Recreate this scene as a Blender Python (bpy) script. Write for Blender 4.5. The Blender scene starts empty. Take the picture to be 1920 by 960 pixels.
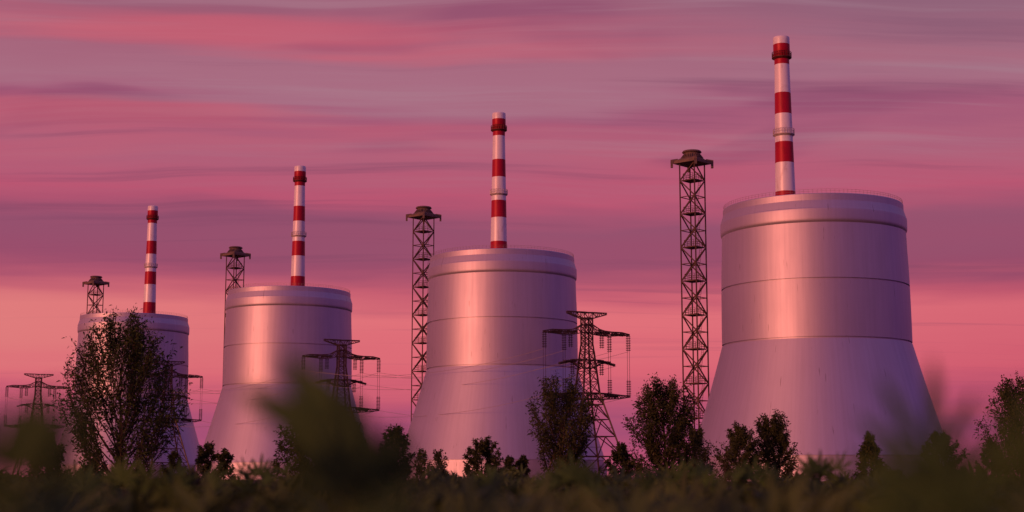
import bpy, math, random
import numpy as np
from mathutils import Vector, Matrix

scene = bpy.context.scene
COL = scene.collection
R = math.radians


def lin(r, g, b):
    def c(v):
        v /= 255.0
        return v / 12.92 if v <= 0.04045 else ((v + 0.055) / 1.055) ** 2.4
    return (c(r), c(g), c(b), 1.0)


# ------------------------------------------------------------------ camera
EYE = 1.3
cam_d = bpy.data.cameras.new("camera")
cam = bpy.data.objects.new("camera", cam_d)
COL.objects.link(cam)
cam.location = (0, 0, EYE)
cam.rotation_euler = (R(90 + 8.416), 0, 0)
cam_d.sensor_width = 36
cam_d.lens = 52.5
cam_d.clip_start = 0.05
cam_d.clip_end = 40000
cam_d.dof.use_dof = True
cam_d.dof.focus_distance = 220
cam_d.dof.aperture_fstop = 2.9
scene.camera = cam

# ------------------------------------------------------------------ sun
SUN_AZ = R(180 + 48)      # clockwise from +Y: behind the camera, to its left
SUN_EL = R(4.5)
sun_d = bpy.data.lights.new("sun", 'SUN')
sun_d.energy = 1.85
sun_d.color = (1.0, 0.315, 0.165)
sun_d.angle = R(0.6)
sun = bpy.data.objects.new("sun", sun_d)
COL.objects.link(sun)
to_sun = Vector((math.sin(SUN_AZ) * math.cos(SUN_EL), math.cos(SUN_AZ) * math.cos(SUN_EL), math.sin(SUN_EL)))
sun.rotation_euler = to_sun.to_track_quat('Z', 'Y').to_euler()
sun.location = (-60, -40, 40)

# ------------------------------------------------------------------ render look
scene.view_settings.view_transform = 'Standard'
scene.view_settings.look = 'None'
scene.view_settings.exposure = 0.0
scene.view_settings.gamma = 1.0
scene.cycles.use_denoising = True
scene.cycles.max_bounces = 6


# ------------------------------------------------------------------ node helper
class NT:
    def __init__(s, tree):
        s.t = tree
        s.n = tree.nodes
        s.n.clear()

    def add(s, typ, **kw):
        n = s.n.new(typ)
        for k, v in kw.items():
            setattr(n, k, v)
        return n

    def link(s, a, b):
        s.t.links.new(a, b)

    def val(s, sock, v):
        if isinstance(v, bpy.types.NodeSocket):
            s.link(v, sock)
        else:
            sock.default_value = v

    def math(s, op, a, b=0.0, c=None, clamp=False):
        n = s.add('ShaderNodeMath', operation=op, use_clamp=clamp)
        s.val(n.inputs[0], a)
        s.val(n.inputs[1], b)
        if c is not None:
            s.val(n.inputs[2], c)
        return n.outputs[0]

    def vec(s, x, y, z=0.0):
        n = s.add('ShaderNodeCombineXYZ')
        s.val(n.inputs[0], x); s.val(n.inputs[1], y); s.val(n.inputs[2], z)
        return n.outputs[0]

    def noise(s, v, scale=1.0, detail=4.0, rough=0.55, dist=0.0):
        n = s.add('ShaderNodeTexNoise')
        if v is not None:
            s.link(v, n.inputs['Vector'])
        n.inputs['Scale'].default_value = scale
        n.inputs['Detail'].default_value = detail
        n.inputs['Roughness'].default_value = rough
        n.inputs['Distortion'].default_value = dist
        return n.outputs['Fac']

    def smooth(s, v, a, b, lo=0.0, hi=1.0):
        n = s.add('ShaderNodeMapRange', interpolation_type='SMOOTHSTEP')
        s.val(n.inputs['Value'], v)
        n.inputs['From Min'].default_value = a
        n.inputs['From Max'].default_value = b
        n.inputs['To Min'].default_value = lo
        n.inputs['To Max'].default_value = hi
        return n.outputs['Result']

    def mix(s, f, a, b, mode='MIX'):
        n = s.add('ShaderNodeMix', data_type='RGBA', blend_type=mode)
        s.val(n.inputs[0], f)
        s.val(n.inputs[6], a)
        s.val(n.inputs[7], b)
        return n.outputs[2]

    def ramp(s, v, stops, interp='LINEAR'):
        n = s.add('ShaderNodeValToRGB')
        cr = n.color_ramp
        cr.interpolation = interp
        while len(cr.elements) < len(stops):
            cr.elements.new(0.5)
        for e, (p, c) in zip(cr.elements, stops):
            e.position = p
            e.color = c
        s.val(n.inputs[0], v)
        return n.outputs['Color']


# ------------------------------------------------------------------ sky (dusk cloud deck over a Nishita sky)
world = bpy.data.worlds.new("World")
scene.world = world
world.use_nodes = True
w = NT(world.node_tree)
tc = w.add('ShaderNodeTexCoord')
sp = w.add('ShaderNodeSeparateXYZ')
w.link(tc.outputs['Generated'], sp.inputs[0])
dx, dy, dz = sp.outputs[0], sp.outputs[1], sp.outputs[2]
zc = w.math('MAXIMUM', dz, 0.0)
den = w.math('ADD', zc, 0.06)
px = w.math('DIVIDE', dx, den)
py = w.math('DIVIDE', dy, den)
# slow swell that bends the streaks
swell = w.noise(w.vec(w.math('MULTIPLY', px, 0.8), w.math('MULTIPLY', py, 0.5), 4.93), 1.0, 2.0, 0.5)
pyw = w.math('ADD', py, w.math('MULTIPLY', w.math('SUBTRACT', swell, 0.5), 0.38))
n_big = w.noise(w.vec(w.math('MULTIPLY', px, 1.1), w.math('MULTIPLY', pyw, 2.0), 2.9), 1.0, 3.0, 0.5, 0.3)
n_str = w.noise(w.vec(w.math('MULTIPLY', px, 0.45), w.math('MULTIPLY', pyw, 5.5), 4), 1.0, 6.0, 0.6)
n_pnk = w.noise(w.vec(w.math('MULTIPLY', px, 0.55), w.math('MULTIPLY', pyw, 3.0), 7.1), 1.0, 4.0, 0.5)
n_low = w.noise(w.vec(w.math('MULTIPLY', dx, 3.0), w.math('MULTIPLY', zc, 60.0), w.math('MULTIPLY', dy, 3.0)), 1.0, 3.0, 0.5)
e0 = w.math('ADD', zc, w.math('MULTIPLY', w.math('SUBTRACT', n_big, 0.5), w.smooth(zc, 0.05, 0.3, 0.012, 0.075)))
e1 = w.math('ADD', e0, w.math('MULTIPLY', w.math('SUBTRACT', n_low, 0.5), 0.030))
S = [(-0.02, (168, 84, 112)), (0.0, (196, 90, 116)), (0.013, (182, 82, 116)), (0.030, (164, 78, 116)), (0.048, (192, 86, 114)),
     (0.068, (220, 100, 117)), (0.105, (227, 112, 122)), (0.122, (198, 90, 112)), (0.138, (154, 74, 106)),
     (0.165, (150, 77, 108)), (0.187, (186, 82, 112)), (0.214, (176, 94, 120)), (0.236, (164, 86, 117)),
     (0.255, (170, 108, 130)), (0.290, (166, 96, 120)), (0.330, (142, 84, 110)), (0.50, (126, 80, 114)), (0.72, (134, 90, 134)), (1.0, (128, 88, 136))]
sky = w.ramp(e1, [(max(0.0, p), lin(*c)) for p, c in S[1:]], 'B_SPLINE' if False else 'LINEAR')
hi = w.smooth(zc, 0.16, 0.28)
sky = w.mix(w.math('MULTIPLY', w.smooth(n_big, 0.46, 0.34), w.smooth(zc, 0.14, 0.22, 0.0, 0.6)), sky, lin(140, 70, 105))
sky = w.mix(w.math('MULTIPLY', w.smooth(n_str, 0.48, 0.64), w.math('MULTIPLY', hi, w.smooth(dx, -0.35, 0.30, 0.45, 0.85))), sky, lin(172, 122, 140))
sky = w.mix(w.math('MULTIPLY', w.smooth(n_pnk, 0.48, 0.66), w.math('MULTIPLY', hi, w.smooth(dx, -0.30, 0.30, 0.66, 0.20))), sky, lin(210, 92, 110))
sky = w.mix(w.math('MULTIPLY', w.smooth(n_str, 0.46, 0.30), w.smooth(zc, 0.03, 0.2, 0.10, 0.50)), sky, lin(126, 66, 98))
salmon = w.math('MULTIPLY', w.smooth(dx, -0.02, -0.42, 0.0, 0.75), w.math('MULTIPLY', w.smooth(e1, 0.05, 0.09), w.smooth(e1, 0.135, 0.105)))
sky = w.mix(salmon, sky, lin(224, 128, 124))
sky = w.mix(w.math('MULTIPLY', w.smooth(dx, 0.02, 0.42, 0.0, 0.6), w.smooth(zc, 0.16, 0.10)), sky, w.mix(1.0, sky, (0.78, 0.58, 0.80, 1), 'MULTIPLY'))
sky = w.mix(w.math('MULTIPLY', w.smooth(dx, 0.0, 0.36, 0.0, 0.75), w.smooth(zc, 0.23, 0.32)), sky, lin(132, 100, 122))
# the light turns: warmer towards the sun's side, violet away from it
az = w.math('ADD', w.math('MULTIPLY', dx, 0.90), w.math('MULTIPLY', dy, -0.43))
sky = w.mix(w.smooth(az, -0.02, 0.75), sky, w.mix(1.0, sky, (0.58, 0.70, 1.32, 1), 'MULTIPLY'))
azl = w.math('ADD', w.math('MULTIPLY', dx, -0.94), w.math('MULTIPLY', dy, -0.34))
lowf = w.smooth(zc, 0.30, 0.03)
sky = w.mix(w.math('MULTIPLY', w.smooth(azl, -0.25, 0.8), lowf), sky, w.mix(1.0, sky, (1.06, 1.10, 1.22, 1), 'MULTIPLY'))
ni = w.add('ShaderNodeTexSky', sky_type='NISHITA')
ni.sun_disc = False
ni.sun_elevation = SUN_EL
ni.sun_rotation = SUN_AZ
ni.dust_density = 3.0
bg1 = w.add('ShaderNodeBackground')
w.link(sky, bg1.inputs[0])
bg1.inputs[1].default_value = 0.97
bg2 = w.add('ShaderNodeBackground')
w.link(ni.outputs[0], bg2.inputs[0])
bg2.inputs[1].default_value = 0.006
ad = w.add('ShaderNodeAddShader')
w.link(bg1.outputs[0], ad.inputs[0])
w.link(bg2.outputs[0], ad.inputs[1])
wo = w.add('ShaderNodeOutputWorld')
w.link(ad.outputs[0], wo.inputs[0])


# ------------------------------------------------------------------ materials
def material(name, base=(0.5, 0.5, 0.5, 1), rough=0.6, metal=0.0):
    m = bpy.data.materials.new(name)
    m.use_nodes = True
    k = NT(m.node_tree)
    out = k.add('ShaderNodeOutputMaterial')
    b = k.add('ShaderNodeBsdfPrincipled')
    b.inputs['Base Color'].default_value = base
    b.inputs['Roughness'].default_value = rough
    b.inputs['Metallic'].default_value = metal
    k.link(b.outputs[0], out.inputs[0])
    k.b = b
    return m, k


def obj_coord(k):
    return k.add('ShaderNodeTexCoord').outputs['Object']


def mat_cladding():
    """grey metal plating with fine vertical streaks and hairline plate joints"""
    m, k = material("tower_cladding", (0.53, 0.475, 0.60, 1), 0.50, 0.88)
    co = obj_coord(k)
    s = k.add('ShaderNodeSeparateXYZ')
    k.link(co, s.inputs[0])
    ang = k.math('ARCTAN2', s.outputs[1], s.outputs[0])
    z = s.outputs[2]
    st = k.noise(k.vec(k.math('MULTIPLY', ang, 26.0), k.math('MULTIPLY', z, 0.035), 2.0), 1.0, 5.0, 0.6)
    fine = k.noise(k.vec(k.math('MULTIPLY', ang, 110.0), k.math('MULTIPLY', z, 0.02), 5.0), 1.0, 3.0, 0.6)
    blot = k.noise(co, 0.06, 5.0, 0.6)
    # short dark drip cracks
    drip = k.noise(k.vec(k.math('MULTIPLY', ang, 55.0), k.math('MULTIPLY', z, 0.11), 9.0), 1.0, 2.0, 0.4)
    dripm = k.smooth(drip, 0.715, 0.745)
    t = k.math('ADD', k.math('MULTIPLY', st, 0.5), k.math('ADD', k.math('MULTIPLY', fine, 0.2), k.math('MULTIPLY', blot, 0.3)))
    c = k.ramp(t, [(0.30, (0.48, 0.43, 0.55, 1)), (0.5, (0.53, 0.475, 0.60, 1)), (0.7, (0.575, 0.52, 0.645, 1))])
    # joints between plates: one hairline every 6 degrees
    u = k.math('FRACT', k.math('MULTIPLY', ang, 60 / (2 * math.pi)))
    j = k.math('LESS_THAN', u, 0.014)
    c = k.mix(k.math('MULTIPLY', j, 0.13), c, (0.16, 0.13, 0.13, 1))
    c = k.mix(k.math('MULTIPLY', dripm, 0.55), c, (0.12, 0.08, 0.08, 1))
    k.link(c, k.b.inputs['Base Color'])
    r = k.smooth(t, 0.3, 0.7, 0.57, 0.53)
    k.link(r, k.b.inputs['Roughness'])
    bp = k.add('ShaderNodeBump')
    bp.inputs['Strength'].default_value = 0.015
    bp.inputs['Distance'].default_value = 0.3
    k.link(st, bp.inputs['Height'])
    k.link(bp.outputs[0], k.b.inputs['Normal'])
    return m


def mat_paint(name, c0, c1, rough=0.55, soot=0.5):
    m, k = material(name, c0, rough, 0.12)
    k.b.inputs['Specular IOR Level'].default_value = 0.3
    co = obj_coord(k)
    mp = k.add('ShaderNodeMapping')
    k.link(co, mp.inputs[0])
    mp.inputs['Scale'].default_value = (0.45, 0.45, 0.16)
    n1 = k.noise(mp.outputs[0], 1.0, 6.0, 0.62, 0.4)
    n2 = k.noise(co, 2.0, 4.0, 0.6)
    c = k.mix(k.smooth(n1, 0.50, 0.72), c0, c1)
    c = k.mix(k.math('MULTIPLY', k.smooth(n2, 0.55, 0.8), soot), c, c1)
    k.link(c, k.b.inputs['Base Color'])
    return m


def mat_steel(name, c0, c1, rough=0.6, metal=0.3):
    m, k = material(name, c0, rough, metal)
    co = obj_coord(k)
    n = k.noise(co, 0.8, 5.0, 0.65)
    c = k.mix(k.smooth(n, 0.4, 0.65), c0, c1)
    k.link(c, k.b.inputs['Base Color'])
    return m


def mat_leaf(name, c0, c1, c2, scale=1.0, trans=0.12):
    m, k = material(name, c0, 0.6)
    k.b.inputs['Specular IOR Level'].default_value = 0.12
    co = obj_coord(k)
    n = k.noise(co, scale, 3.0, 0.6)
    f = k.noise(co, scale * 7, 2.0, 0.5)
    v = k.math('ADD', k.math('MULTIPLY', n, 0.6), k.math('MULTIPLY', f, 0.4))
    c = k.ramp(v, [(0.36, c0), (0.5, c1), (0.64, c2)])
    k.link(c, k.b.inputs['Base Color'])
    tr = k.add('ShaderNodeBsdfTranslucent')
    k.link(c, tr.inputs[0])
    mx = k.add('ShaderNodeMixShader')
    mx.inputs[0].default_value = trans
    out = [n_ for n_ in k.n if n_.type == 'OUTPUT_MATERIAL'][0]
    k.link(k.b.outputs[0], mx.inputs[1])
    k.link(tr.outputs[0], mx.inputs[2])
    k.link(mx.outputs[0], out.inputs[0])
    return m


M = {
    'clad': mat_cladding(),
    'white': mat_paint("chimney_white_paint", (0.85, 0.81, 0.88, 1), (0.66, 0.58, 0.63, 1), 0.40, 0.30),
    'red': mat_paint("chimney_red_paint", (0.42, 0.004, 0.030, 1), (0.30, 0.004, 0.024, 1), 0.45, 0.3),
    'gallery_red': mat_steel("gallery_red_steel", (0.10, 0.012, 0.010, 1), (0.16, 0.04, 0.03, 1)),
    'gallery_pale': mat_steel("gallery_pale_steel", (0.60, 0.52, 0.53, 1), (0.45, 0.36, 0.36, 1)),
    'lattice': mat_steel("rusty_lattice_steel", (0.085, 0.045, 0.035, 1), (0.13, 0.065, 0.045, 1), 0.65, 0.2),
    'head': mat_steel("mast_head_steel", (0.13, 0.085, 0.075, 1), (0.20, 0.13, 0.10, 1), 0.7, 0.1),
    'pylon': mat_steel("pylon_steel", (0.050, 0.024, 0.026, 1), (0.085, 0.042, 0.036, 1), 0.55, 0.3),
    'insul': material("insulator_glaze", (0.030, 0.014, 0.014, 1), 0.4)[0],
    'wire': material("bare_wire", (0.55, 0.45, 0.42, 1), 0.45, 0.6)[0],
    'rail': mat_steel("guard_rail_steel", (0.34, 0.26, 0.25, 1), (0.26, 0.18, 0.17, 1)),
    'bark': mat_steel("bark", (0.055, 0.035, 0.025, 1), (0.09, 0.06, 0.045, 1), 0.9, 0.0),
    'stem': mat_steel("green_stem", (0.05, 0.05, 0.02, 1), (0.07, 0.06, 0.025, 1), 0.7, 0.0),
    'leaf_tree': mat_leaf("tree_leaf", (0.036, 0.052, 0.016, 1), (0.056, 0.080, 0.024, 1), (0.084, 0.112, 0.034, 1), 1.2),
    'leaf_far': mat_leaf("far_tree_leaf", (0.038, 0.046, 0.016, 1), (0.056, 0.066, 0.023, 1), (0.082, 0.094, 0.032, 1), 0.8),
    'leaf_plant': mat_leaf("plant_leaf", (0.040, 0.082, 0.024, 1), (0.056, 0.112, 0.030, 1), (0.076, 0.135, 0.036, 1), 9.0),
    'leaf_under': mat_leaf("undergrowth_leaf", (0.038, 0.042, 0.022, 1), (0.056, 0.094, 0.028, 1), (0.105, 0.145, 0.042, 1), 0.9),
    'soil': mat_leaf("meadow_ground", (0.030, 0.024, 0.014, 1), (0.045, 0.038, 0.018, 1), (0.060, 0.048, 0.026, 1), 0.05, 0.0),
}


# ------------------------------------------------------------------ mesh helpers
class MB:
    def __init__(s):
        s.v, s.f = [], []

    def bar(s, p, q, w, h=None):
        """square bar from p to q"""
        p, q = Vector(p), Vector(q)
        d = q - p
        if d.length < 1e-6:
            return
        d.normalize()
        up = Vector((0, 0, 1)) if abs(d.z) < 0.95 else Vector((0, 1, 0))
        a = d.cross(up).normalized()
        b = a.cross(d).normalized()
        a *= w / 2
        b *= (h or w) / 2
        i = len(s.v)
        for c in (p, q):
            s.v += [c - a - b, c + a - b, c + a + b, c - a + b]
        s.f += [(i, i + 1, i + 5, i + 4), (i + 1, i + 2, i + 6, i + 5), (i + 2, i + 3, i + 7, i + 6), (i + 3, i, i + 4, i + 7),
                (i + 3, i + 2, i + 1, i), (i + 4, i + 5, i + 6, i + 7)]

    def tube(s, pts, rads, n=6):
        i0 = len(s.v)
        m = len(pts)
        for j, (p, r) in enumerate(zip(pts, rads)):
            p = Vector(p)
            d = Vector(pts[min(j + 1, m - 1)]) - Vector(pts[max(j - 1, 0)])
            d.normalize()
            up = Vector((0, 0, 1)) if abs(d.z) < 0.9 else Vector((0, 1, 0))
            a = d.cross(up).normalized()
            b = a.cross(d).normalized()
            for k in range(n):
                t = 2 * math.pi * k / n
                s.v.append(p + a * (r * math.cos(t)) + b * (r * math.sin(t)))
        for j in range(m - 1):
            for k in range(n):
                k2 = (k + 1) % n
                s.f.append((i0 + j * n + k, i0 + j * n + k2, i0 + (j + 1) * n + k2, i0 + (j + 1) * n + k))
        s.f.append(tuple(i0 + k for k in reversed(range(n))))
        s.f.append(tuple(i0 + (m - 1) * n + k for k in range(n)))

    def lathe(s, prof, n=96, cap_lo=False, cap_hi=False, base=(0, 0, 0)):
        """prof: (r, z); a None entry breaks the surface (sharp edge)"""
        bx, by, bz = base
        prev = None
        first = last = None
        for p in prof:
            if p is None:
                # repeat the ring so that shading does not smooth over the corner
                p = (lastp[0], lastp[1])
                prev = None
            i = len(s.v)
            for k in range(n):
                t = 2 * math.pi * k / n
                s.v.append(Vector((bx + p[0] * math.cos(t), by + p[0] * math.sin(t), bz + p[1])))
            if prev is not None:
                for k in range(n):
                    k2 = (k + 1) % n
                    s.f.append((prev + k, prev + k2, i + k2, i + k))
            if first is None:
                first = i
            prev = last = i
            lastp = p
        if cap_lo:
            s.f.append(tuple(first + k for k in reversed(range(n))))
        if cap_hi:
            s.f.append(tuple(last + k for k in range(n)))

    def prism(s, poly_lo, poly_hi):
        n = len(poly_lo)
        i = len(s.v)
        s.v += [Vector(p) for p in poly_lo] + [Vector(p) for p in poly_hi]
        for k in range(n):
            k2 = (k + 1) % n
            s.f.append((i + k, i + k2, i + n + k2, i + n + k))
        s.f.append(tuple(i + k for k in reversed(range(n))))
        s.f.append(tuple(i + n + k for k in range(n)))

    def mesh(s, name, mat, smooth=False):
        me = bpy.data.meshes.new(name)
        me.from_pydata([tuple(v) for v in s.v], [], s.f)
        me.materials.append(mat)
        if smooth:
            me.polygons.foreach_set('use_smooth', [True] * len(me.polygons))
        me.update()
        return me

    def build(s, name, mat, parent=None, smooth=False, kind=None):
        return link(name, s.mesh(name, mat, smooth), parent, kind)


def link(name, me, parent=None, kind=None):
    o = bpy.data.objects.new(name, me)
    COL.objects.link(o)
    if parent is not None:
        o.parent = parent
    if kind:
        o['kind'] = kind
    return o


def thing(name, label, cat, loc, rz=0.0, group=None):
    o = bpy.data.objects.new(name, None)
    COL.objects.link(o)
    o.empty_display_size = 1
    o.location = loc
    o.rotation_euler = (0, 0, rz)
    o['label'] = label
    o['category'] = cat
    if group:
        o['group'] = group
    return o


_child = {}


def copy_thing(src, loc, label, rz=None):
    """a copy of a thing with copies of its parts and sub-parts (mesh data shared)"""
    if not _child:
        for o in COL.objects:
            if o.parent is not None:
                _child.setdefault(o.parent.name, []).append(o)

    def rec(o, par):
        c = o.copy()
        COL.objects.link(c)
        if par is not None:
            c.parent = par
        for ch in _child.get(o.name, []):
            rec(ch, c)
        return c
    c = rec(src, None)
    c.location = loc
    if rz is not None:
        c.rotation_euler = (0, 0, rz)
    c['label'] = label
    return c


_ub = MB()
_ub.v = [Vector((x, y, z)) for z in (0, 1) for (x, y) in ((-.5, -.5), (.5, -.5), (.5, .5), (-.5, .5))]
_ub.f = [(0, 1, 5, 4), (1, 2, 6, 5), (2, 3, 7, 6), (3, 0, 4, 7), (3, 2, 1, 0), (4, 5, 6, 7)]
_bar_mesh = {}


def bar_obj(name, mat_key, p, q, w, parent):
    """one steel bar as an object of its own; all share one unit mesh per material"""
    if mat_key not in _bar_mesh:
        _bar_mesh[mat_key] = _ub.mesh("steel_bar", M[mat_key])
    o = bpy.data.objects.new(name, _bar_mesh[mat_key])
    COL.objects.link(o)
    p, q = Vector(p), Vector(q)
    d = q - p
    L = d.length
    d.normalize()
    up = Vector((0, 0, 1)) if abs(d.z) < 0.95 else Vector((0, 1, 0))
    a = d.cross(up).normalized()
    b = d.cross(a).normalized()
    rot = Matrix((a, b, d)).transposed().to_4x4()
    o.parent = parent
    o.matrix_basis = Matrix.Translation(p) @ rot @ Matrix.Diagonal((w, w, L, 1))
    return o


# ------------------------------------------------------------------ ground
g = MB()
N = 72
rings = [0, 5, 15, 40, 100, 250, 600, 1500, 4000, 12000]
g.v.append(Vector((0, 0, 0)))
for r_ in rings[1:]:
    for k in range(N):
        t = 2 * math.pi * k / N
        g.v.append(Vector((r_ * math.cos(t), r_ * math.sin(t), 0)))
for k in range(N):
    g.f.append((0, 1 + k, 1 + (k + 1) % N))
for j in range(len(rings) - 2):
    for k in range(N):
        a, b = 1 + j * N, 1 + (j + 1) * N
        k2 = (k + 1) % N
        g.f.append((a + k, b + k, b + k2, a + k2))
go = g.build('ground', M['soil'], kind='structure')

# ------------------------------------------------------------------ cooling towers
rnd = random.Random(11)


def make_tower(label, loc):
    t = thing('cooling_tower', label, 'cooling tower', loc, 0, 'cooling towers of the power station')
    n = 160
    b = MB()
    b.lathe([(41.5, 0), (41.5, 6.85), None, (40.3, 6.85), None, (40.3, 7.75), None, (40.9, 7.75)], n)
    b.build('base_ring', M['clad'], t, True)
    b = MB()
    zz = np.linspace(0, 1, 9)
    b.lathe([(40.9 - (40.9 - 30.3) * (1 - (1 - u) ** 1.0) + 0.5 * (u - u * u) * -2.0, 7.75 + (43.34 - 7.75) * u) for u in zz], n)
    b.build('lower_shell', M['clad'], t, True)

    def groove(z, r):
        g_ = MB()
        g_.lathe([(r, z - 0.26), None, (r - 0.55, z - 0.26), None, (r - 0.55, z + 0.26), None, (r, z + 0.26)], n)
        return g_
    groove(43.6, 30.3).build('seam', M['clad'], t, True)
    b = MB()
    b.lathe([(30.3, 43.86), (30.28, 50), (30.2, 57), (30.15, 61.5)], n)
    b.build('middle_shell', M['clad'], t, True)
    groove(61.76, 30.15).build('seam', M['clad'], t, True)
    b = MB()
    b.lathe([(30.15, 62.02), (30.0, 68), (29.75, 74), (29.62, 79.3)], n)
    b.build('upper_shell', M['clad'], t, True)
    # the swollen collar under the rim
    b = MB()
    b.lathe([(29.62, 79.3), (29.66, 79.36), (29.78, 79.6), (29.92, 79.85), (30.01, 80.15), (30.05, 80.6), (30.06, 81.3), (30.06, 82.2), (30.05, 83.4), (30.02, 83.8),
             (29.92, 83.9)], n)
    b.build('collar', M['clad'], t, True)
    b = MB()
    b.lathe([(29.92, 83.9), (29.57, 85.1), (29.22, 86.25)], n)
    b.build('shoulder', M['clad'], t, True)
    b = MB()
    b.lathe([(29.22, 86.25), (29.12, 86.3), None, (29.12, 88.3), None, (29.02, 88.5), None, (27.9, 88.5), None, (27.9, 86.0), (28.2, 70.0), (28.6, 44.0), (38.5, 8.0), (39, 0)], n)
    b.build('rim', M['clad'], t, True)
    # guard rail on the rim
    b = MB()
    m = 132
    for k in range(m):
        a = 2 * math.pi * k / m
        c, s_ = math.cos(a) * 28.85, math.sin(a) * 28.85
        b.bar((c, s_, 88.5), (c, s_, 89.75), 0.055)
    for z in (89.15, 89.75):
        pts = [(28.85 * math.cos(2 * math.pi * k / 96), 28.85 * math.sin(2 * math.pi * k / 96), z) for k in range(97)]
        for p, q in zip(pts, pts[1:]):
            b.bar(p, q, 0.05)
    b.build('guard_rail', M['rail'], t, kind='stuff')
    return t


TOWERS = [((98.84, 484.27, 0), "largest pale metal cooling tower, nearest of the row, at the right of the plant"),
          ((-3.94, 597.72, 0), "pale metal cooling tower second from the right, behind the tallest power pylon"),
          ((-106.72, 711.17, 0), "pale metal cooling tower partly veiled by the big blurred leaf in the foreground"),
          ((-209.50, 824.62, 0), "farthest cooling tower, half hidden behind the big lone tree at the left")]
tower0 = make_tower(TOWERS[0][1], TOWERS[0][0])

# ------------------------------------------------------------------ chimneys


def make_chimney(label, loc):
    t = thing('chimney', label, 'chimney', loc, 0, 'striped chimneys behind the cooling towers')

    def r(z):  # shaft radius
        return 2.72 + (151.7 - z) * (3.62 - 2.72) / (151.7 - 104.0)
    # the widened head
    b = MB()
    b.lathe([(3.02, 159.36), (3.02, 161.7), (2.96, 162.05), (2.85, 162.2), None, (2.35, 162.2), None, (2.3, 150)], 48)
    b.build('white_band', M['white'], t, True)
    b = MB()
    b.lathe([(2.74, 151.7), (2.74, 154.55), None, (3.03, 154.9), (3.03, 159.36)], 48)
    b.build('red_band', M['red'], t, True)
    zs = [151.7, 140.9, 133.0, 122.4, 114.7, 104.0, 96.3, 85.7, 78.0, 67.3, 59.6, 48.9, 41.2, 30.5, 22.8, 12.1, 0]
    for i in range(len(zs) - 1):
        b = MB()
        hi_, lo_ = zs[i], zs[i + 1]
        b.lathe([(r(lo_), lo_), (r((hi_ + lo_) / 2), (hi_ + lo_) / 2), (r(hi_), hi_)], 48)
        nm = 'white_band' if i % 2 == 0 else 'red_band'
        b.build(nm, M['white' if i % 2 == 0 else 'red'], t, True)
    # faint formwork rings on the head
    b = MB()
    for z in (159.9, 160.5, 161.1):
        b.lathe([(3.0, z - .06), (3.05, z), (3.0, z + .06)], 48)
    b.build('head_ring', M['white'], t, True, 'stuff')
    for z, rr, mk in ((154.4, 3.62, 'gallery_red'), (125.3, r(125.3) + 0.72, 'gallery_pale')):
        b = MB()
        ri = r(z) - 0.1
        b.lathe([(ri, z - 0.9), (rr - 0.15, z - 0.15), None, (rr, z - 0.15), None, (rr, z + 0.12), None, (ri, z + 0.12)], 48)
        gal = b.build('gallery', M[mk], t, True)
        b = MB()
        for k in range(28):
            a = 2 * math.pi * k / 28
            c, s_ = math.cos(a) * (rr - 0.08), math.sin(a) * (rr - 0.08)
            b.bar((c, s_, z + 0.1), (c, s_, z + 2.0), 0.13)
        for zz_ in (1.05, 2.0):
            pts = [((rr - 0.08) * math.cos(2 * math.pi * k / 40), (rr - 0.08) * math.sin(2 * math.pi * k / 40), z + zz_) for k in range(41)]
            for p, q in zip(pts, pts[1:]):
                b.bar(p, q, 0.09)
        b.build('railing', M[mk], gal, kind='stuff')
    return t


CHIMS = [((99.63, 535, 0), "tallest looking red and white striped chimney, rising behind the rightmost cooling tower"),
         ((-5.85, 651.6, 0), "red and white striped chimney behind the second cooling tower from the right"),
         ((-110.98, 767.3, 0), "red and white striped chimney behind the cooling tower that the big blurred leaf veils"),
         ((-215.74, 883.4, 0), "smallest looking red and white striped chimney, behind the farthest cooling tower at the left")]
chim0 = make_chimney(CHIMS[0][1], CHIMS[0][0])

# ------------------------------------------------------------------ lattice masts with a pagoda-like head


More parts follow.
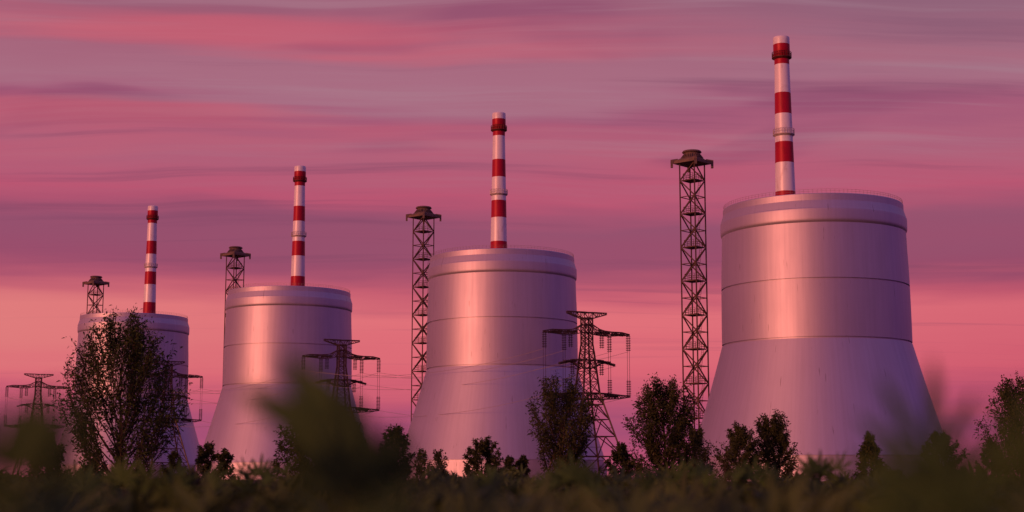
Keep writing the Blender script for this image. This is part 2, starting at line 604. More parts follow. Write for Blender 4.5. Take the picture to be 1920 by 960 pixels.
def make_mast(label, loc, rz):
    t = thing('lattice_mast', label, 'lattice tower', loc, rz, 'lattice masts beside the cooling towers')
    h = 4.5
    C = [Vector((0, -h, 0)), Vector((h, 0, 0)), Vector((0, h, 0)), Vector((-h, 0, 0))]     # near, right, far, left
    top = 113.6
    for c in C:
        bar_obj('leg', 'lattice', c, c + Vector((0, 0, top)), 0.44, t)
    levels = [106.8 - 12.15 * k for k in range(9)]     # platforms

    def zz(z):
        return Vector((0, 0, z))
    plat = MB()
    hp = 4.0
    plat.prism([(0, -hp, -.18), (hp, 0, -.18), (0, hp, -.18), (-hp, 0, -.18)], [(0, -hp, .18), (hp, 0, .18), (0, hp, .18), (-hp, 0, .18)])
    plat_me = plat.mesh('platform', M['lattice'])
    rail = MB()
    P = [Vector((0, -hp * .92, 0)), Vector((hp * .92, 0, 0)), Vector((0, hp * .92, 0)), Vector((-hp * .92, 0, 0))]
    for a in range(4):
        p, q = P[a], P[(a + 1) % 4]
        for s_ in (0.12, 0.5, 0.88):
            c = p.lerp(q, s_)
            rail.bar(c + zz(.18), c + zz(2.5), 0.13)
        for z in (0.95, 1.75, 2.5):
            rail.bar(p.lerp(q, .1) + zz(z), p.lerp(q, .9) + zz(z), 0.11)
    rail_me = rail.mesh('railing', M['lattice'])
    lad = MB()
    a0, a1 = Vector((2.6, -.5, 0)), Vector((0.9, -.5, -12.15))
    for off in (-0.35, 0.35):
        o_ = Vector((off, 0, 0))
        lad.bar(a0 + o_, a1 + o_, 0.10)
    for k in range(1, 20):
        c = a0.lerp(a1, k / 20)
        lad.bar(c - Vector((.35, 0, 0)), c + Vector((.35, 0, 0)), 0.09)
    lad_me = lad.mesh('ladder', M['lattice'])
    prev_mid = top - 0.6
    for i, z in enumerate(levels):
        pl = link('platform', plat_me, t)
        pl.location = (0, 0, z)
        ra = link('railing', rail_me, pl)
        ra['kind'] = 'stuff'
        if i < len(levels) - 1:
            ld = link('ladder', lad_me, t)
            ld.location = (0, 0, z)
        mid = z - 12.15 / 2
        for ca in (C[0], C[2]):
            for cb in (C[1], C[3]):
                # zig-zag: side legs meet at platform level, near and far legs half a bay below
                bar_obj('brace', 'lattice', ca + zz(prev_mid), cb + zz(z), 0.36, t)
                if mid > 0:
                    bar_obj('brace', 'lattice', cb + zz(z), ca + zz(mid), 0.36, t)
                    bar_obj('crossbar', 'lattice', ca + zz(mid), cb + zz(mid), 0.26, t)
        prev_mid = mid
    # head
    hd = MB()
    n = 32

    def sq(u, half):   # square with its corners on the axes
        a = 2 * math.pi * u
        k = half / (abs(math.cos(a)) + abs(math.sin(a)))
        return (k * math.cos(a), k * math.sin(a))
    loops = []
    for r_, z, sqf in ((2.9, 116.5, 0.0), (3.3, 115.6, 0.25), (4.6, 114.75, 0.75), (6.2, 114.2, 1.0), (7.0, 114.05, 1.0), (7.0, 112.95, 1.0)):
        lp = []
        for k in range(n):
            u = k / n
            a = 2 * math.pi * u
            s_ = sq(u, r_)
            c_ = (r_ * math.cos(a), r_ * math.sin(a))
            lp.append(Vector((s_[0] * sqf + c_[0] * (1 - sqf), s_[1] * sqf + c_[1] * (1 - sqf), z)))
        loops.append(lp)
    i0 = 0
    for lp in loops:
        hd.v += lp
    for j in range(len(loops) - 1):
        for k in range(n):
            k2 = (k + 1) % n
            hd.f.append(((j + 1) * n + k, (j + 1) * n + k2, j * n + k2, j * n + k))
    hd.f.append(tuple((len(loops) - 1) * n + k for k in reversed(range(n))))
    roof = hd.build('roof', M['head'], t)
    nk = MB()
    nk.lathe([(2.9, 116.3), (2.85, 116.9), (3.0, 117.0)], 24)
    nk.build('neck', M['head'], t, True)
    cp = MB()
    cp.lathe([(2.9, 116.85), (3.45, 117.05), (3.55, 117.2), (3.2, 117.7), (2.9, 117.78)], 24, True, True)
    cp.build('cap', M['head'], t)
    for c in C:
        d = c.normalized()
        s_ = Vector((-d.y, d.x, 0))
        am = MB()
        w_ = 0.42
        q = [d * 5.2, d * 7.75]
        am.prism([q[0] - s_ * w_ + zz(113.05), q[1] - s_ * w_ + zz(113.3), q[1] + s_ * w_ + zz(113.3), q[0] + s_ * w_ + zz(113.05)],
                 [q[0] - s_ * w_ + zz(114.75), q[1] - s_ * w_ + zz(114.35), q[1] + s_ * w_ + zz(114.35), q[0] + s_ * w_ + zz(114.75)])
        am.prism([d * 6.95 - s_ * w_ * .98 + zz(111.5), d * 7.73 - s_ * w_ * .98 + zz(111.5), d * 7.73 + s_ * w_ * .98 + zz(111.5), d * 6.95 + s_ * w_ * .98 + zz(111.5)],
                 [d * 6.95 - s_ * w_ * .98 + zz(113.6), d * 7.73 - s_ * w_ * .98 + zz(113.6), d * 7.73 + s_ * w_ * .98 + zz(113.6), d * 6.95 + s_ * w_ * .98 + zz(113.6)])
        am.build('arm', M['head'], t)
    # ribs down the roof
    for a in range(4):
        for k in range(1, 8):
            u = (a + k / 8) / 4
            an = 2 * math.pi * u
            c0 = Vector((2.95 * math.cos(an), 2.95 * math.sin(an), 116.45))
            s1 = sq(u, 4.6)
            c1 = Vector((s1[0] * .75 + 4.6 * math.cos(an) * .25, s1[1] * .75 + 4.6 * math.sin(an) * .25, 114.95))
            bar_obj('rib', 'head', c0, c1, 0.24, roof)
    return t


MASTS = [((64.92, 528, 0), "tallest looking rust brown lattice mast, standing left of the nearest cooling tower"),
         ((-38.49, 641, 0), "rust brown lattice mast beside the left edge of the second cooling tower"),
         ((-141.42, 755.5, 0), "rust brown lattice mast whose head rises over the left rim of the veiled cooling tower"),
         ((-243.93, 868.5, 0), "smallest looking lattice mast, rising behind the farthest cooling tower at the far left")]
mast0 = make_mast(MASTS[0][1], MASTS[0][0], R(3))

# ------------------------------------------------------------------ power pylons


def make_pylon(label, loc, rz):
    t = thing('power_pylon', label, 'pylon', loc, rz, 'power pylons crossing in front of the plant')

    def s(z):   # half side of the square body
        pts = [(0, 11.3), (31.0, 3.25), (36, 2.8), (45.8, 1.85), (48.6, 1.55), (60.2, 1.55)]
        for (z0, a), (z1, b) in zip(pts, pts[1:]):
            if z <= z1:
                return a + (b - a) * (z - z0) / (z1 - z0)
        return pts[-1][1]

    def cor(z):
        k = s(z)
        return [Vector((-k, -k, z)), Vector((k, -k, z)), Vector((k, k, z)), Vector((-k, k, z))]
    TOPZ = 58.0
    seg = [0, 31.0, 45.8, 48.6, TOPZ]
    for c in range(4):
        for z0, z1 in zip(seg, seg[1:]):
            bar_obj('leg', 'pylon', cor(z0)[c], cor(z1)[c], 0.52 if z0 < 40 else 0.42, t)
    lv = [0, 8.5, 15.5, 21.5, 26.8, 31.0, 35.0, 38.8, 42.5, 45.8, 48.6, 50.6, 52.6, 55.4, TOPZ]
    for i, (z0, z1) in enumerate(zip(lv, lv[1:])):
        a, b = cor(z0), cor(z1)
        w_ = 0.30 if z0 < 31 else 0.19
        for c in range(4):
            c2 = (c + 1) % 4
            if z0 < 31:
                m_ = b[c].lerp(b[c2], .5)
                bar_obj('brace', 'pylon', a[c], m_, w_, t)
                bar_obj('brace', 'pylon', a[c2], m_, w_, t)
                if i < 3:
                    # redundant members of the big lower panels
                    bar_obj('brace', 'pylon', a[c].lerp(m_, .5), a[c].lerp(b[c], .5), 0.16, t)
                    bar_obj('brace', 'pylon', a[c2].lerp(m_, .5), a[c2].lerp(b[c2], .5), 0.16, t)
            else:
                bar_obj('brace', 'pylon', a[c], b[c2], w_, t)
                bar_obj('brace', 'pylon', a[c2], b[c], w_, t)
            bar_obj('crossbar', 'pylon', b[c], b[c2], w_, t)

    def arm(name, prof, w0, w1):
        """prof: list of (x, z bottom, z top) from centre to tip, mirrored; a lattice box that narrows"""
        am = MB()
        xs = [-p[0] for p in reversed(prof)] + [p[0] for p in prof[1:]]
        lo = [p[1] for p in reversed(prof)] + [p[1] for p in prof[1:]]
        hi_ = [p[2] for p in reversed(prof)] + [p[2] for p in prof[1:]]
        # finer stations
        X, LO, HI = [], [], []
        for i in range(len(xs) - 1):
            m = max(1, int(round((xs[i + 1] - xs[i]) / 1.5)))
            for k in range(m):
                u = k / m
                X.append(xs[i] + (xs[i + 1] - xs[i]) * u)
                LO.append(lo[i] + (lo[i + 1] - lo[i]) * u)
                HI.append(hi_[i] + (hi_[i + 1] - hi_[i]) * u)
        X.append(xs[-1]); LO.append(lo[-1]); HI.append(hi_[-1])
        xm = xs[-1]

        def wy(x):
            return w0 + (w1 - w0) * abs(x) / xm
        for i in range(len(X)):
            y = wy(X[i])
            q = [Vector((X[i], -y, LO[i])), Vector((X[i], y, LO[i])), Vector((X[i], y, HI[i])), Vector((X[i], -y, HI[i]))]
            for k in range(4):
                am.bar(q[k], q[(k + 1) % 4], 0.16)
            if i:
                for k in range(4):
                    am.bar(pq[k], q[k], 0.32)
                    am.bar(pq[k], q[(k + 1) % 4], 0.16) if i % 2 else am.bar(pq[(k + 1) % 4], q[k], 0.16)
            pq = q
        return am.build(name, M['pylon'], t)
    arm('top_crossarm', [(0, 57.7, 59.9), (1.6, 57.7, 60.0), (8.1, 59.55, 60.1)], 1.5, 0.35)
    arm('upper_crossarm', [(0, 52.75, 55.7), (1.6, 52.75, 55.6), (4.6, 52.1, 54.0), (6.8, 51.9, 53.5), (9.6, 51.8, 53.3), (14.2, 52.2, 53.3), (17.6, 52.35, 52.7)], 1.5, 0.35)
    arm('middle_crossarm', [(0, 40.0, 42.8), (2.2, 39.9, 42.9), (4.2, 41.0, 42.9), (6.6, 42.1, 42.8)], 1.8, 0.5)
    arm('lower_crossarm', [(0, 28.8, 31.0), (3.4, 28.8, 31.0), (8.0, 29.0, 30.9), (13.4, 29.3, 30.5), (17.6, 29.9, 30.3)], 3.0, 0.35)

    # insulator strings, hanging in pairs
    _ins = {}

    def string_mesh(n_):
        if n_ not in _ins:
            b = MB()
            prof = [(0.06, 0.35)]
            for k in range(n_):
                z = -k * 0.62
                prof += [(0.09, z), (0.52, z - 0.16), (0.50, z - 0.30), (0.09, z - 0.34)]
            prof.append((0.06, -n_ * 0.62 - 0.1))
            b.lathe(list(reversed(prof)), 8, True, True)
            _ins[n_] = b.mesh('insulator_string', M['insul'])
        return _ins[n_]

    def string(x, y, z, n_):
        o = link('insulator_string', string_mesh(n_), t)
        o.location = (x, y, z)
        return z - n_ * 0.62

    for sgn in (-1, 1):
        for off in (-.45, .45):
            x = sgn * 17.2 + off
            zb = string(x, 0, 52.1, 9)
            bar_obj('jumper_wire', 'pylon', (x, 0, zb), (x, 0, 36.2), 0.10, t)
            string(x, 0, 35.9, 9)
            x = sgn * 9.3 + off
            zb = string(x, 0, 51.5, 9)
            bar_obj('jumper_wire', 'pylon', (x, 0, zb), (x, 0, 36.2), 0.10, t)
            string(x, 0, 35.9, 8)
            x = sgn * 6.4 + off
            string(x, 0.5, 51.6, 7)
            string(x * .93, 0, 41.8, 7)
    # tension strings at the ends of the middle arm, lying nearly level
    for sgn in (-1, 1):
        for yy in (-.35, .35):
            o = link('tension_string', string_mesh(8), t)
            o.location = (sgn * 6.7, yy, 42.3)
            o.rotation_euler = (0, sgn * -R(78), 0)
        for yy in (-.6, .6):
            for xx, z in ((4.4, 52.9), (-4.4, 52.9), (10.6, 52.6), (-10.6, 52.6), (4.6, 42.4), (-4.6, 42.4), (7.5, 30.2), (-7.5, 30.2)):
                if sgn > 0:
                    o = link('tension_string', string_mesh(8), t)
                    o.location = (xx, yy, z)
                    o.rotation_euler = (0, R(-87 if xx > 0 else 87), 0)
    return t


PYL_RZ = R(26)
PYLONS = [((26.94, 536, 0), "tallest looking lattice power pylon, in front of the right edge of the second cooling tower"),
          ((-73.79, 646, 0), "lattice power pylon in front of the right side of the veiled cooling tower"),
          ((-176.10, 766.5, 0), "lattice power pylon half hidden behind the big lone tree, one arm showing at its right"),
          ((-273.17, 863, 0), "smallest looking lattice power pylon, alone against the sky at the far left")]
pyl0 = make_pylon(PYLONS[0][1], PYLONS[0][0], PYL_RZ)

for k in range(1, 4):
    copy_thing(tower0, TOWERS[k][0], TOWERS[k][1], R(37 * k))
    copy_thing(chim0, CHIMS[k][0], CHIMS[k][1], R(61 * k))
    copy_thing(mast0, MASTS[k][0], MASTS[k][1])
    copy_thing(pyl0, PYLONS[k][0], PYLONS[k][1])

# ------------------------------------------------------------------ power lines between the pylons
ATT = [(-17.2, 46.4, 'outer', 'upper left'), (-9.3, 45.9, 'inner', 'upper left'), (-12.0, 41.0, 'tension', 'middle left'),
       (17.2, 46.4, 'outer', 'upper right'), (9.3, 45.9, 'inner', 'upper right'), (12.0, 41.0, 'tension', 'middle right'),
       (-17.2, 30.0, 'lowest', 'lower left'), (17.2, 30.0, 'lowest', 'lower right')]
SPAN = ["from tallest pylon to the pylon left of it", "from second pylon to the pylon behind the big tree",
        "from pylon behind the big tree to the smallest pylon"]
cr, sr = math.cos(PYL_RZ), math.sin(PYL_RZ)
for k in range(3):
    A, B = Vector(PYLONS[k][0]), Vector(PYLONS[k + 1][0])
    for x, z, how, where in ATT:
        p = A + Vector((x * cr, x * sr, z))
        q = B + Vector((x * cr, x * sr, z))
        pts = []
        for j in range(25):
            u = j / 24
            c = p.lerp(q, u)
            c.z -= 5.5 * 4 * u * (1 - u)
            pts.append(c)
        wb = MB()
        o_ = pts[0].copy()
        wb.tube([c - o_ for c in pts], [0.06] * len(pts), 4)
        o = wb.build('power_line', M['wire'])
        o.location = o_
        o['label'] = "%s %s sagging wire %s" % (where, how, SPAN[k])
        o['category'] = 'power line'
        o['group'] = 'power lines between the pylons'


# ------------------------------------------------------------------ trees
def leaf_quads(rng, pos, dirs, size, aspect=0.36, droop=0.25):
    """pos (n,3), dirs (n,3): folded leaf blades of two triangles pairs; returns verts, faces"""
    n = len(pos)
    d = dirs / (np.linalg.norm(dirs, axis=1, keepdims=True) + 1e-9)
    up = rng.normal(size=(n, 3)) * 0.7 + np.array([0, 0, 0.6])
    sd = np.cross(d, up)
    sd /= (np.linalg.norm(sd, axis=1, keepdims=True) + 1e-9)
    nm = np.cross(sd, d)
    L = size * rng.uniform(0.65, 1.25, size=(n, 1))
    W = L * aspect * rng.uniform(0.8, 1.2, size=(n, 1))
    base = pos
    mid = pos + d * L * 0.45
    tip = pos + d * L + np.array([0, 0, -1.0]) * L * droop
    a = mid + sd * W * 0.5 + nm * W * 0.18
    b = mid - sd * W * 0.5 + nm * W * 0.18
    v = np.stack([base, a, tip, b], axis=1).reshape(-1, 3)
    i = np.arange(n) * 4
    f = np.concatenate([np.stack([i, i + 1, i + 2], 1), np.stack([i, i + 2, i + 3], 1)])
    return v, f


def np_mesh(name, v, f, mat):
    me = bpy.data.meshes.new(name)
    k = f.shape[1]
    me.vertices.add(len(v))
    me.vertices.foreach_set('co', np.asarray(v, dtype=np.float32).ravel())
    me.loops.add(f.size)
    me.loops.foreach_set('vertex_index', f.astype(np.int32).ravel())
    me.polygons.add(len(f))
    me.polygons.foreach_set('loop_start', (np.arange(len(f)) * k).astype(np.int32))
    me.materials.append(mat)
    me.update(calc_edges=True)
    return me


ENV = {
    'crown': [(0, .55), (.15, .85), (.32, 1.0), (.5, .98), (.68, .84), (.84, .6), (1, .24)],
    # crown half-width (share of the widest) over height (share of the crown, 0 bottom to 1 top)
    'loose': [(0, .48), (.12, .76), (.3, 1.0), (.5, 1.0), (.68, .90), (.84, .66), (1, .24)],
    'vase': [(0, .35), (.2, .7), (.45, .95), (.65, 1.0), (.85, .75), (1, .25)],
    'oval': [(0, .55), (.2, .9), (.4, 1.0), (.6, .9), (.8, .62), (1, .15)],
    'spire': [(0, .95), (.15, 1.0), (.4, .8), (.7, .45), (1, .06)],
    'round': [(0, .7), (.25, .98), (.5, 1.0), (.75, .8), (1, .3)],
    'shrub': [(0, .9), (.3, 1.0), (.6, .85), (.85, .55), (1, .2)],
    'lobed': [(0, .85), (.14, 1.06), (.32, 1.08), (.46, .98), (.6, .86), (.8, .70), (.93, .5), (1, .2)],
}


def envf(kind, u):
    pts = ENV[kind]
    return float(np.interp(u, [p[0] for p in pts], [p[1] for p in pts]))


def make_tree(name, label, cat, x, y, height, width, kind='oval', crown0=0.25, limbs=26, twigs=7, per=9, leaf=0.16, seed=1, lean=0.0, mat='leaf_far',
              aspect=0.36, rise=0.30, spread=0.045, group='trees and shrubs in front of the plant', trunk_r=None, shoot=0.7, fullness=1.0, widen=1.1, twig0=0.30):
    rng = np.random.default_rng(seed)
    t = thing(name, label, cat, (x, y, 0), rng.uniform(0, 6.28), group)
    H = height
    half = width / 2 * widen
    tr = MB()
    r0 = trunk_r or 0.022 * H
    trunk_top = H * 0.9
    nseg = 7
    wob = np.cumsum(rng.normal(0, 0.012 * H, (nseg + 1, 2)), axis=0)
    wob -= wob[0]
    tp = [Vector((wob[k][0] * k / nseg, wob[k][1] * k / nseg, trunk_top * k / nseg)) for k in range(nseg + 1)]
    tr.tube(tp, [max(0.006 * H * .3, r0 * (1 - .93 * (k / nseg)) * (1.35 if k == 0 else 1)) for k in range(nseg + 1)], 7)

    def trunk_at(z):
        u = max(0, min(1, z / trunk_top)) * nseg
        k = min(nseg - 1, int(u))
        return tp[k].lerp(tp[k + 1], u - k)
    P, D = [], []
    zc0 = H * crown0
    for i in range(limbs):
        u = (i + rng.uniform(0.1, 0.9)) / limbs
        zt = zc0 + (H - zc0) * (0.02 + 0.98 * u ** 0.9)
        uc = (zt - zc0) / (H - zc0)
        rad = half * envf(kind, uc) * (rng.uniform(0.72, 1.08) if rng.random() < 0.75 else rng.uniform(0.35, 0.7))
        a = i * 2.39996 + rng.uniform(-.5, .5)
        zs_ = max(0.04 * H, zt - rise * H * rng.uniform(0.7, 1.15) - rad * 0.25)
        st = trunk_at(min(zs_, trunk_top * .97))
        en = Vector((math.cos(a) * rad, math.sin(a) * rad, zt * rng.uniform(.97, 1.0))) + Vector((trunk_at(zt).x, trunk_at(zt).y, 0)) * .6
        ctrl = st.lerp(en, 0.5) + Vector((math.cos(a) * rad * .16, math.sin(a) * rad * .16, -0.05 * H * rng.uniform(0.2, 1)))
        pts = []
        for k in range(6):
            v = k / 5
            pts.append(st * (1 - v) ** 2 + ctrl * 2 * v * (1 - v) + en * v * v)
        rl = r0 * (0.42 - .22 * u)
        tr.tube(pts, [max(0.004 * H * .35, rl * (1 - .88 * k / 5)) for k in range(6)], 5)
        L = (en - st).length
        for j in range(twigs):
            v = twig0 + (1 - twig0) * (j + rng.uniform(0.2, 1.0)) / twigs
            v = min(v, 1.0)
            c = st * (1 - v) ** 2 + ctrl * 2 * v * (1 - v) + en * v * v
            tg = ((ctrl - st) * (1 - v) + (en - ctrl) * v).normalized()
            rd = Vector(rng.normal(0, 1, 3))
            d = (tg * 1.0 + rd.normalized() * shoot + Vector((0, 0, .35))).normalized()
            tl = min(0.20 * H, L * 0.45) * rng.uniform(0.45, 1.0) * (1.1 - .35 * v)
            e = c + d * tl
            m_ = c.lerp(e, .5) + Vector((0, 0, -.03 * tl))
            tr.tube([c, m_, e], [0.0042 * H * .4, 0.003 * H * .4, 0.0015 * H * .4], 3)
            npl = max(2, int(per * 1.9 * fullness * rng.uniform(0.6, 1.4)))
            w_ = rng.uniform(0.15, 1.0, npl)
            pos = np.array(c)[None] + np.array(d)[None] * tl * w_[:, None] + rng.normal(0, spread * H * 0.35, (npl, 3))
            dr = np.array(d)[None] * 0.75 + rng.normal(0, .6, (npl, 3)) + np.array([0, 0, -.12])
            P.append(pos); D.append(dr)
    tr.build('trunk', M['bark'], t, True)
    P = np.concatenate(P); D = np.concatenate(D)
    P[:, 2] = np.maximum(P[:, 2], 0.05)
    v, f = leaf_quads(rng, P, D, leaf, aspect)
    o = link('crown', np_mesh('crown', v, f, M[mat]), t)
    return t


# the big lone tree
make_tree('big_tree', "big loose leafed tree with forking branches, in front of the farthest cooling tower", 'tree', -12.48, 48, 6.40, 3.80, 'crown', 0.33,
          66, 13, 10, 0.145, 21, mat='leaf_tree', aspect=0.32, rise=0.34, spread=0.040, trunk_r=0.085, shoot=0.62, widen=1.0, twig0=0.42)
TREES = [
    ('leafy_tree', "vase shaped tree with upright twigs before the foot of the tallest looking pylon", 2.407, 75, 6.1, 3.3, 'vase', .34, 50, 10, 12, .17, 5, .34),
    ('leafy_tree', "tall dense tree with a pointed lobed crown, left of the tallest lattice mast", 8.6, 85, 6.65, 3.6, 'lobed', .27, 64, 10, 14, .19, 8, .24),
    ('leafy_tree', "low bushy tree at the right flank of the tall dense pointed tree", 11.13, 92, 4.3, 2.1, 'oval', .15, 26, 7, 11, .23, 9, .22),
    ('leafy_tree', "dark tree before the nearest cooling tower, left of the taller round topped one", 16.6, 110, 5.05, 2.6, 'oval', .26, 38, 9, 13, .22, 12, .22),
    ('young_tree', "thin pale sapling at the left flank of a dark tree before the nearest cooling tower", 14.1, 100, 3.5, 1.5, 'vase', .28, 18, 5, 5, .22, 14, .34),
    ('leafy_tree', "round topped tree in the middle of the nearest cooling tower's foot", 19.7, 112, 5.9, 3.2, 'lobed', .24, 54, 9, 13, .22, 17, .22),
    ('conical_tree', "dense cone shaped tree before the right part of the nearest cooling tower", 30.9, 130, 5.0, 3.0, 'spire', .06, 40, 8, 12, .28, 19, .14),
    ('leafy_tree', "dome shaped dark tree behind the blurred blades at the nearest cooling tower's right foot", 34.1, 120, 4.75, 3.1, 'round', .08, 36, 8, 13, .27, 23, .18),
    ('leafy_tree', "tall loose tree cut by the right edge of the photo", 23.7, 70, 5.8, 2.8, 'crown', .30, 50, 10, 12, .17, 29, .30),
    ('bush', "dark low bush at the left foot of the tall tree on the right edge", 28.6, 90, 3.3, 1.5, 'shrub', .03, 24, 7, 12, .22, 31, .14),
    ('leafy_tree', "dark egg shaped tree between the veiled cooling tower and the second from the right", -8.4, 110, 5.0, 2.3, 'oval', .20, 34, 8, 13, .25, 37, .22),
    ('young_tree', "small slim tree, left of a like pair at the second cooling tower's left foot", -7.83, 130, 3.65, 1.4, 'oval', .28, 18, 6, 7, .25, 41, .24),
    ('young_tree', "small rounder tree, right of a like pair at the second cooling tower's left foot", -6.26, 130, 3.6, 1.55, 'oval', .26, 20, 6, 7, .25, 43, .24),
    ('leafy_tree', "round dark bushy tree before the middle of the second cooling tower's foot", -2.34, 120, 4.3, 2.8, 'round', .12, 38, 8, 12, .26, 47, .18),
    ('bush', "little round bush, left one of the touching pair before the second cooling tower", -0.15, 140, 3.2, 1.3, 'round', .06, 18, 6, 12, .28, 53, .14),
    ('bush', "little round bush, right one of the touching pair before the second cooling tower", 0.95, 138, 3.3, 1.1, 'round', .06, 18, 6, 12, .28, 59, .14),
    ('leafy_tree', "egg shaped dense tree at the right foot of the tallest looking pylon", 8.03, 110, 3.7, 1.95, 'oval', .10, 30, 8, 12, .24, 61, .16),
    ('tiny_tree', "tiny cone shaped tree standing alone far off between the pylon and the tall dense tree", 16.84, 200, 3.05, 1.2, 'spire', .22, 14, 5, 8, .30, 67, .10),
    ('bush', "broad dark bush behind the big blurred leaf below the veiled cooling tower", -7.7, 60, 4.0, 3.3, 'round', .08, 44, 9, 12, .19, 71, .2),
    ('bush', "dark rounded bush between the farthest and the veiled cooling towers", -16.2, 80, 3.1, 1.35, 'round', .05, 24, 7, 12, .21, 73, .14),
    ('bush', "smaller bush touching the right side of a dark rounded bush near the veiled tower", -14.9, 78, 2.7, 1.1, 'shrub', .05, 20, 7, 10, .20, 79, .14),
    ('bush', "spiky topped bush below the smallest looking pylon at the far left", -15.4, 50, 2.7, 1.15, 'vase', .05, 26, 7, 12, .17, 83, .3),
    ('bush', "small upright shrub at the left foot of the big lone tree", -19.3, 70, 2.5, 0.95, 'vase', .05, 18, 6, 10, .19, 89, .25),
    ('bush', "low leafy shrub near the ground between spiky bush and big lone tree", -9.1, 32, 1.62, 0.6, 'shrub', .05, 16, 6, 9, .11, 97, .2),
    ('bush', "low round bush at the right foot of the big lone tree", -20.2, 90, 2.8, 1.3, 'round', .05, 20, 7, 11, .22, 101, .14),
]
for (nm, lb, x, y, h_, w_, kd, c0, li, tw, pe, lf, sd, rs) in TREES:
    make_tree(nm, lb, 'bush' if nm == 'bush' else 'tree', x, y, h_, w_, kd, c0, li, tw, pe, lf, sd, rise=rs)


# ------------------------------------------------------------------ hand-shaped leaves of the foreground plants
def palmate(nfing=7, L=0.09, W=0.0135, seed=0, curl=0.25):
    """leaflets fan out in the local XY plane round the origin, the longest along +Y; +Z is the upper face"""
    rng = random.Random(seed)
    v, f = [], []
    for i in range(nfing):
        c = i - (nfing - 1) / 2
        a = c * R(30) + R(rng.uniform(-4, 4))
        ln = L * (1 - 0.085 * abs(c) ** 1.35) * rng.uniform(.93, 1.05)
        wd = W * (1 - 0.06 * abs(c))
        d = (math.sin(a), math.cos(a))
        s_ = (math.cos(a), -math.sin(a))
        prof = [(0.0, .12), (.2, .62), (.42, 1.0), (.62, .92), (.84, .56), (1.0, 0.02)]
        i0 = len(v)
        for u, wv in prof:
            z = -curl * ln * u * u * 0.5 + 0.012 * L
            hw = wd * wv * .5
            x, y = d[0] * ln * u, d[1] * ln * u
            v.append((x - s_[0] * hw, y - s_[1] * hw, z + hw * .35))
            v.append((x, y, z))
            v.append((x + s_[0] * hw, y + s_[1] * hw, z + hw * .35))
        for k in range(len(prof) - 1):
            b = i0 + 3 * k
            f += [(b, b + 1, b + 4, b + 3), (b + 1, b + 2, b + 5, b + 4)]
    # leaf stalk
    i0 = len(v)
    w_ = W * .08
    v += [(-w_, 0, 0.001), (w_, 0, 0.001), (w_, -L * .55, -L * .12), (-w_, -L * .55, -L * .12)]
    f.append((i0, i0 + 1, i0 + 2, i0 + 3))
    return np.array(v), np.array(f)


PAL = [palmate(7, .09, .0135, s_, c_) for s_, c_ in ((1, .25), (2, .5), (3, .1), (4, .7))]
PAL_WIDE = [palmate(2, .09, .026, 6, .3), palmate(5, .09, .020, 7, .3)]
PAL_ME = []
for v_, f_ in PAL + PAL_WIDE:
    PAL_ME.append(np_mesh('leaf', v_, f_, M['leaf_plant']))


def plant(name, label, x, y, leaves, group='leafy plants close to the camera', stem_top=None):
    """leaves: (dx, dz_world, dy, roll deg, tilt deg, yaw deg, size, variant); the stalk rises from the ground"""
    t = thing(name, label, 'plant', (x, y, 0), 0, group)
    top = stem_top if stem_top is not None else max(l[1] for l in leaves) - 0.03
    b = MB()
    b.tube([(0.02, 0.01, 0), (-.005, 0, top * .5), (0, 0, top)], [0.007, 0.005, 0.002], 6)
    b.build('stem', M['stem'], t, True)
    for (dx_, zw, dy_, roll, tilt, yaw, sz, var) in leaves:
        o = link('leaf', PAL_ME[var], t)
        # local +Y (longest finger) to world up, upper face towards -Y (the camera), then tilt, roll, yaw
        m_ = Matrix.Rotation(R(yaw), 4, 'Z') @ Matrix.Rotation(R(roll), 4, 'Y') @ Matrix.Rotation(R(90 + tilt), 4, 'X')
        o.matrix_basis = Matrix.Translation((dx_, dy_, zw)) @ m_ @ Matrix.Diagonal((sz, sz, sz, 1))
    return t


def auto_leaves(rng, n, zlo, zhi, rad, sz, up=0.6):
    out = []
    for i in range(n):
        z = zlo + (zhi - zlo) * (i + .5) / n
        a = i * 2.4 + rng.uniform(-.4, .4)
        r_ = rad * rng.uniform(.4, 1)
        out.append((r_ * math.cos(a), z, r_ * math.sin(a) * .6, rng.uniform(-65, 65), rng.uniform(-45, 25), rng.uniform(-50, 50), sz * rng.uniform(.75, 1.1), rng.randint(0, 3)))
    return out


rp = random.Random(5)
# four plants right in front of the lens
plant('leafy_plant', "very blurred plant with long upright blades at the right, before the nearest tower's foot", 0.263, 0.95,
      [(0, 1.302, 0, 8, -8, 5, .86, 0), (-.008, 1.284, .02, -22, 5, -10, .6, 1), (.024, 1.276, .02, 46, 0, 8, .6, 2),
       (-.010, 1.272, -.01, -50, 12, 10, .52, 3), (.010, 1.274, -.01, 14, 8, 5, .6, 5)] + auto_leaves(rp, 8, 1.15, 1.268, .035, .55))
plant('leafy_plant', "very blurred dark leaf mass left of centre, veiling the foot of a cooling tower", -0.0885, 0.80,
      [(.000, 1.317, 0, -50, -4, 6, .74, 4), (.010, 1.311, .015, -48, 0, -8, .66, 4), (.018, 1.304, .015, -42, 4, 6, .58, 4), (.006, 1.304, -.01, -38, 6, -10, .46, 4),
       (.004, 1.305, 0, -16, 4, 0, .46, 4), (.012, 1.301, .01, -2, 10, 12, .38, 5), (-.006, 1.303, .01, -40, 10, 12, .44, 4), (.020, 1.296, .01, 16, 8, 0, .38, 5),
       (-.012, 1.291, .01, -30, 8, 0, .4, 5), (.004, 1.293, -.01, -20, 8, 0, .5, 5)]
      + auto_leaves(rp, 12, 1.18, 1.285, .035, .5))
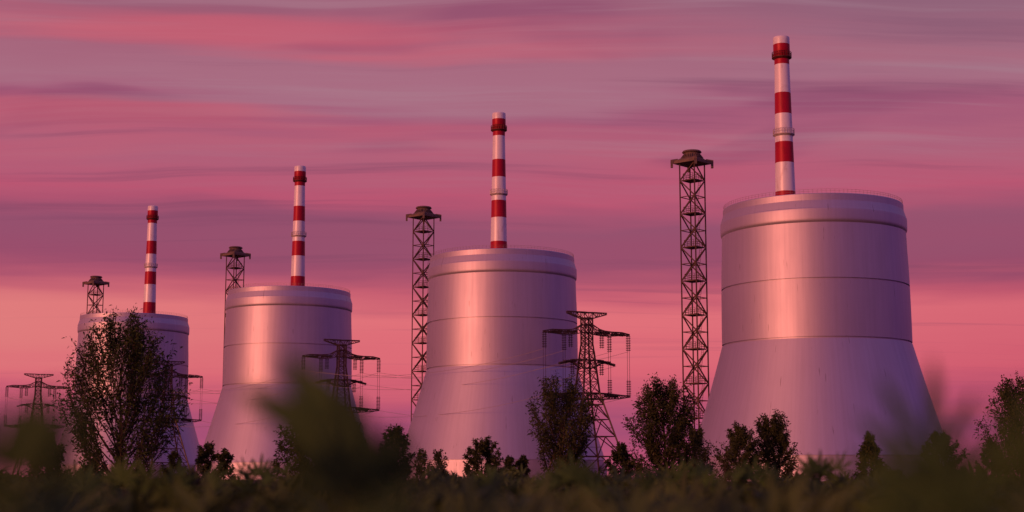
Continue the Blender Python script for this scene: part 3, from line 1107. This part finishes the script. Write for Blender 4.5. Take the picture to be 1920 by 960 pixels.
plant('leafy_plant', "very blurred leaf mass filling the lower left corner before the far left pylon", -0.225, 0.68,
      [(.003, 1.309, 0, 34, -6, 0, .42, 4), (-.008, 1.302, .015, 0, 2, 10, .36, 5), (.008, 1.302, 0, 44, 4, -8, .4, 5), (-.014, 1.303, 0, -20, 4, 6, .42, 5),
       (.002, 1.297, -.01, 22, 8, 0, .45, 4)] + auto_leaves(rp, 10, 1.18, 1.291, .035, .5))
plant('leafy_plant', "dark blurred leaves cut off by the right edge of the photo, below the tall tree", 0.248, 0.70,
      [(0, 1.309, 0, -10, -4, 0, .45, 1), (-.008, 1.300, .01, -34, 4, 6, .42, 0), (.011, 1.303, 0, 24, 4, 0, .5, 2)] + auto_leaves(rp, 9, 1.16, 1.295, .022, .48))
MIDS = [("softly blurred plant with a star of pointed leaves before the nearest tower's middle", 1.06, 5.2, 1.365, 14, .95, .10),
        ("olive leafy plant right under the vase shaped tree by the tallest pylon", 0.17, 4.2, 1.345, 16, .95, .15),
        ("leafy plant with spread pointed fingers below the veiled cooling tower's left side", -1.0, 6.0, 1.36, 14, 1.0, .12),
        ("olive leafy plant at the foot of the big lone tree", -1.18, 4.6, 1.335, 16, .95, .17),
        ("leafy plant tip under the tall dense pointed tree beside the mast", 0.62, 5.4, 1.35, 14, .9, .14),
        ("leafy plant tip below the thin pale sapling", 0.80, 5.0, 1.345, 14, .9, .12),
        ("pointed leafy plant right of the big lone tree below the farthest tower", -0.98, 4.4, 1.33, 14, .9, .14),
        ("pointed leafy plant below the round bushy tree at the second cooling tower", -0.08, 5.5, 1.325, 12, .9, .14),
        ("leafy plant in the dip between the right blurred blades and the right edge", 1.72, 5.6, 1.335, 12, .9, .14),
        ("leafy plant below the low shrub near the spiky bush at the left", -1.50, 5.2, 1.335, 12, .9, .14)]
for lb, x, y, z, n_, sz, rad in MIDS:
    lv = auto_leaves(rp, n_, z - .22, z - .035, rad, sz)
    lv += [(0, z - .05, 0, rp.uniform(-15, 15), -10, 0, sz, 0), (-.02, z - .06, .03, rp.uniform(-50, -25), 5, 20, sz * .9, 1), (.02, z - .06, .03, rp.uniform(25, 50), 5, -20, sz * .9, 2)]
    plant('leafy_plant', lb, x, y, lv, 'leafy plants rising out of the undergrowth')

# ------------------------------------------------------------------ the undergrowth: uncounted leaves, one mass
rng = np.random.default_rng(77)
NC = 680                                   # rounded clumps of about two dozen leaves
PER = 26
cu = rng.random(NC)
cy = 1.7 * (17.0 / 1.7) ** cu
cx = rng.uniform(-1, 1, NC) * (0.42 * cy + 0.7)
ch = 1.232 + .0030 * cy + rng.normal(0, 1, NC) * (.012 + .0038 * cy)
cr_ = rng.uniform(.10, .20, NC) * (1 + .05 * cy)
NL = NC * PER
a_ = rng.uniform(0, 2 * np.pi, NL)
q_ = np.sqrt(rng.random(NL))
ci = np.repeat(np.arange(NC), PER)
xx = cx[ci] + np.cos(a_) * q_ * cr_[ci]
yy = cy[ci] + np.sin(a_) * q_ * cr_[ci]
zz_ = ch[ci] - .03 - q_ ** 2 * cr_[ci] * .55 - rng.exponential(.05, NL)
Vs, Fs = [], []
off = 0
for var in range(4):
    idx = np.where(np.arange(NL) % 4 == var)[0]
    pv, pf = PAL[var]
    n_ = len(idx)
    roll = rng.uniform(-1.3, 1.3, n_)
    tilt = rng.normal(R(24), .38, n_)         # 0 flat, 90 upright
    yaw = rng.normal(0, 1.1, n_)
    sz = rng.uniform(.8, 1.5, n_) * (1 + .03 * yy[idx])
    v = np.repeat(pv[None], n_, 0) * sz[:, None, None]

    def rot(v, a, ax):
        c, s_ = np.cos(a)[:, None], np.sin(a)[:, None]
        i, j = [(1, 2), (2, 0), (0, 1)][ax]
        o = v.copy()
        o[..., i] = v[..., i] * c - v[..., j] * s_
        o[..., j] = v[..., i] * s_ + v[..., j] * c
        return o
    v = rot(rot(rot(v, tilt, 0), -roll, 1), yaw, 2)
    v += np.stack([xx[idx], yy[idx], zz_[idx]], 1)[:, None, :]
    m_ = len(pv)
    Vs.append(v.reshape(-1, 3))
    Fs.append((pf[None] + (np.arange(n_) * m_)[:, None, None] + off).reshape(-1, 4))
    off += n_ * m_
und = link('undergrowth', np_mesh('undergrowth', np.concatenate(Vs), np.concatenate(Fs), M['leaf_under']), kind='stuff')
und['label'] = "dark blurred leafy undergrowth along the bottom of the photo"
und['category'] = 'undergrowth'
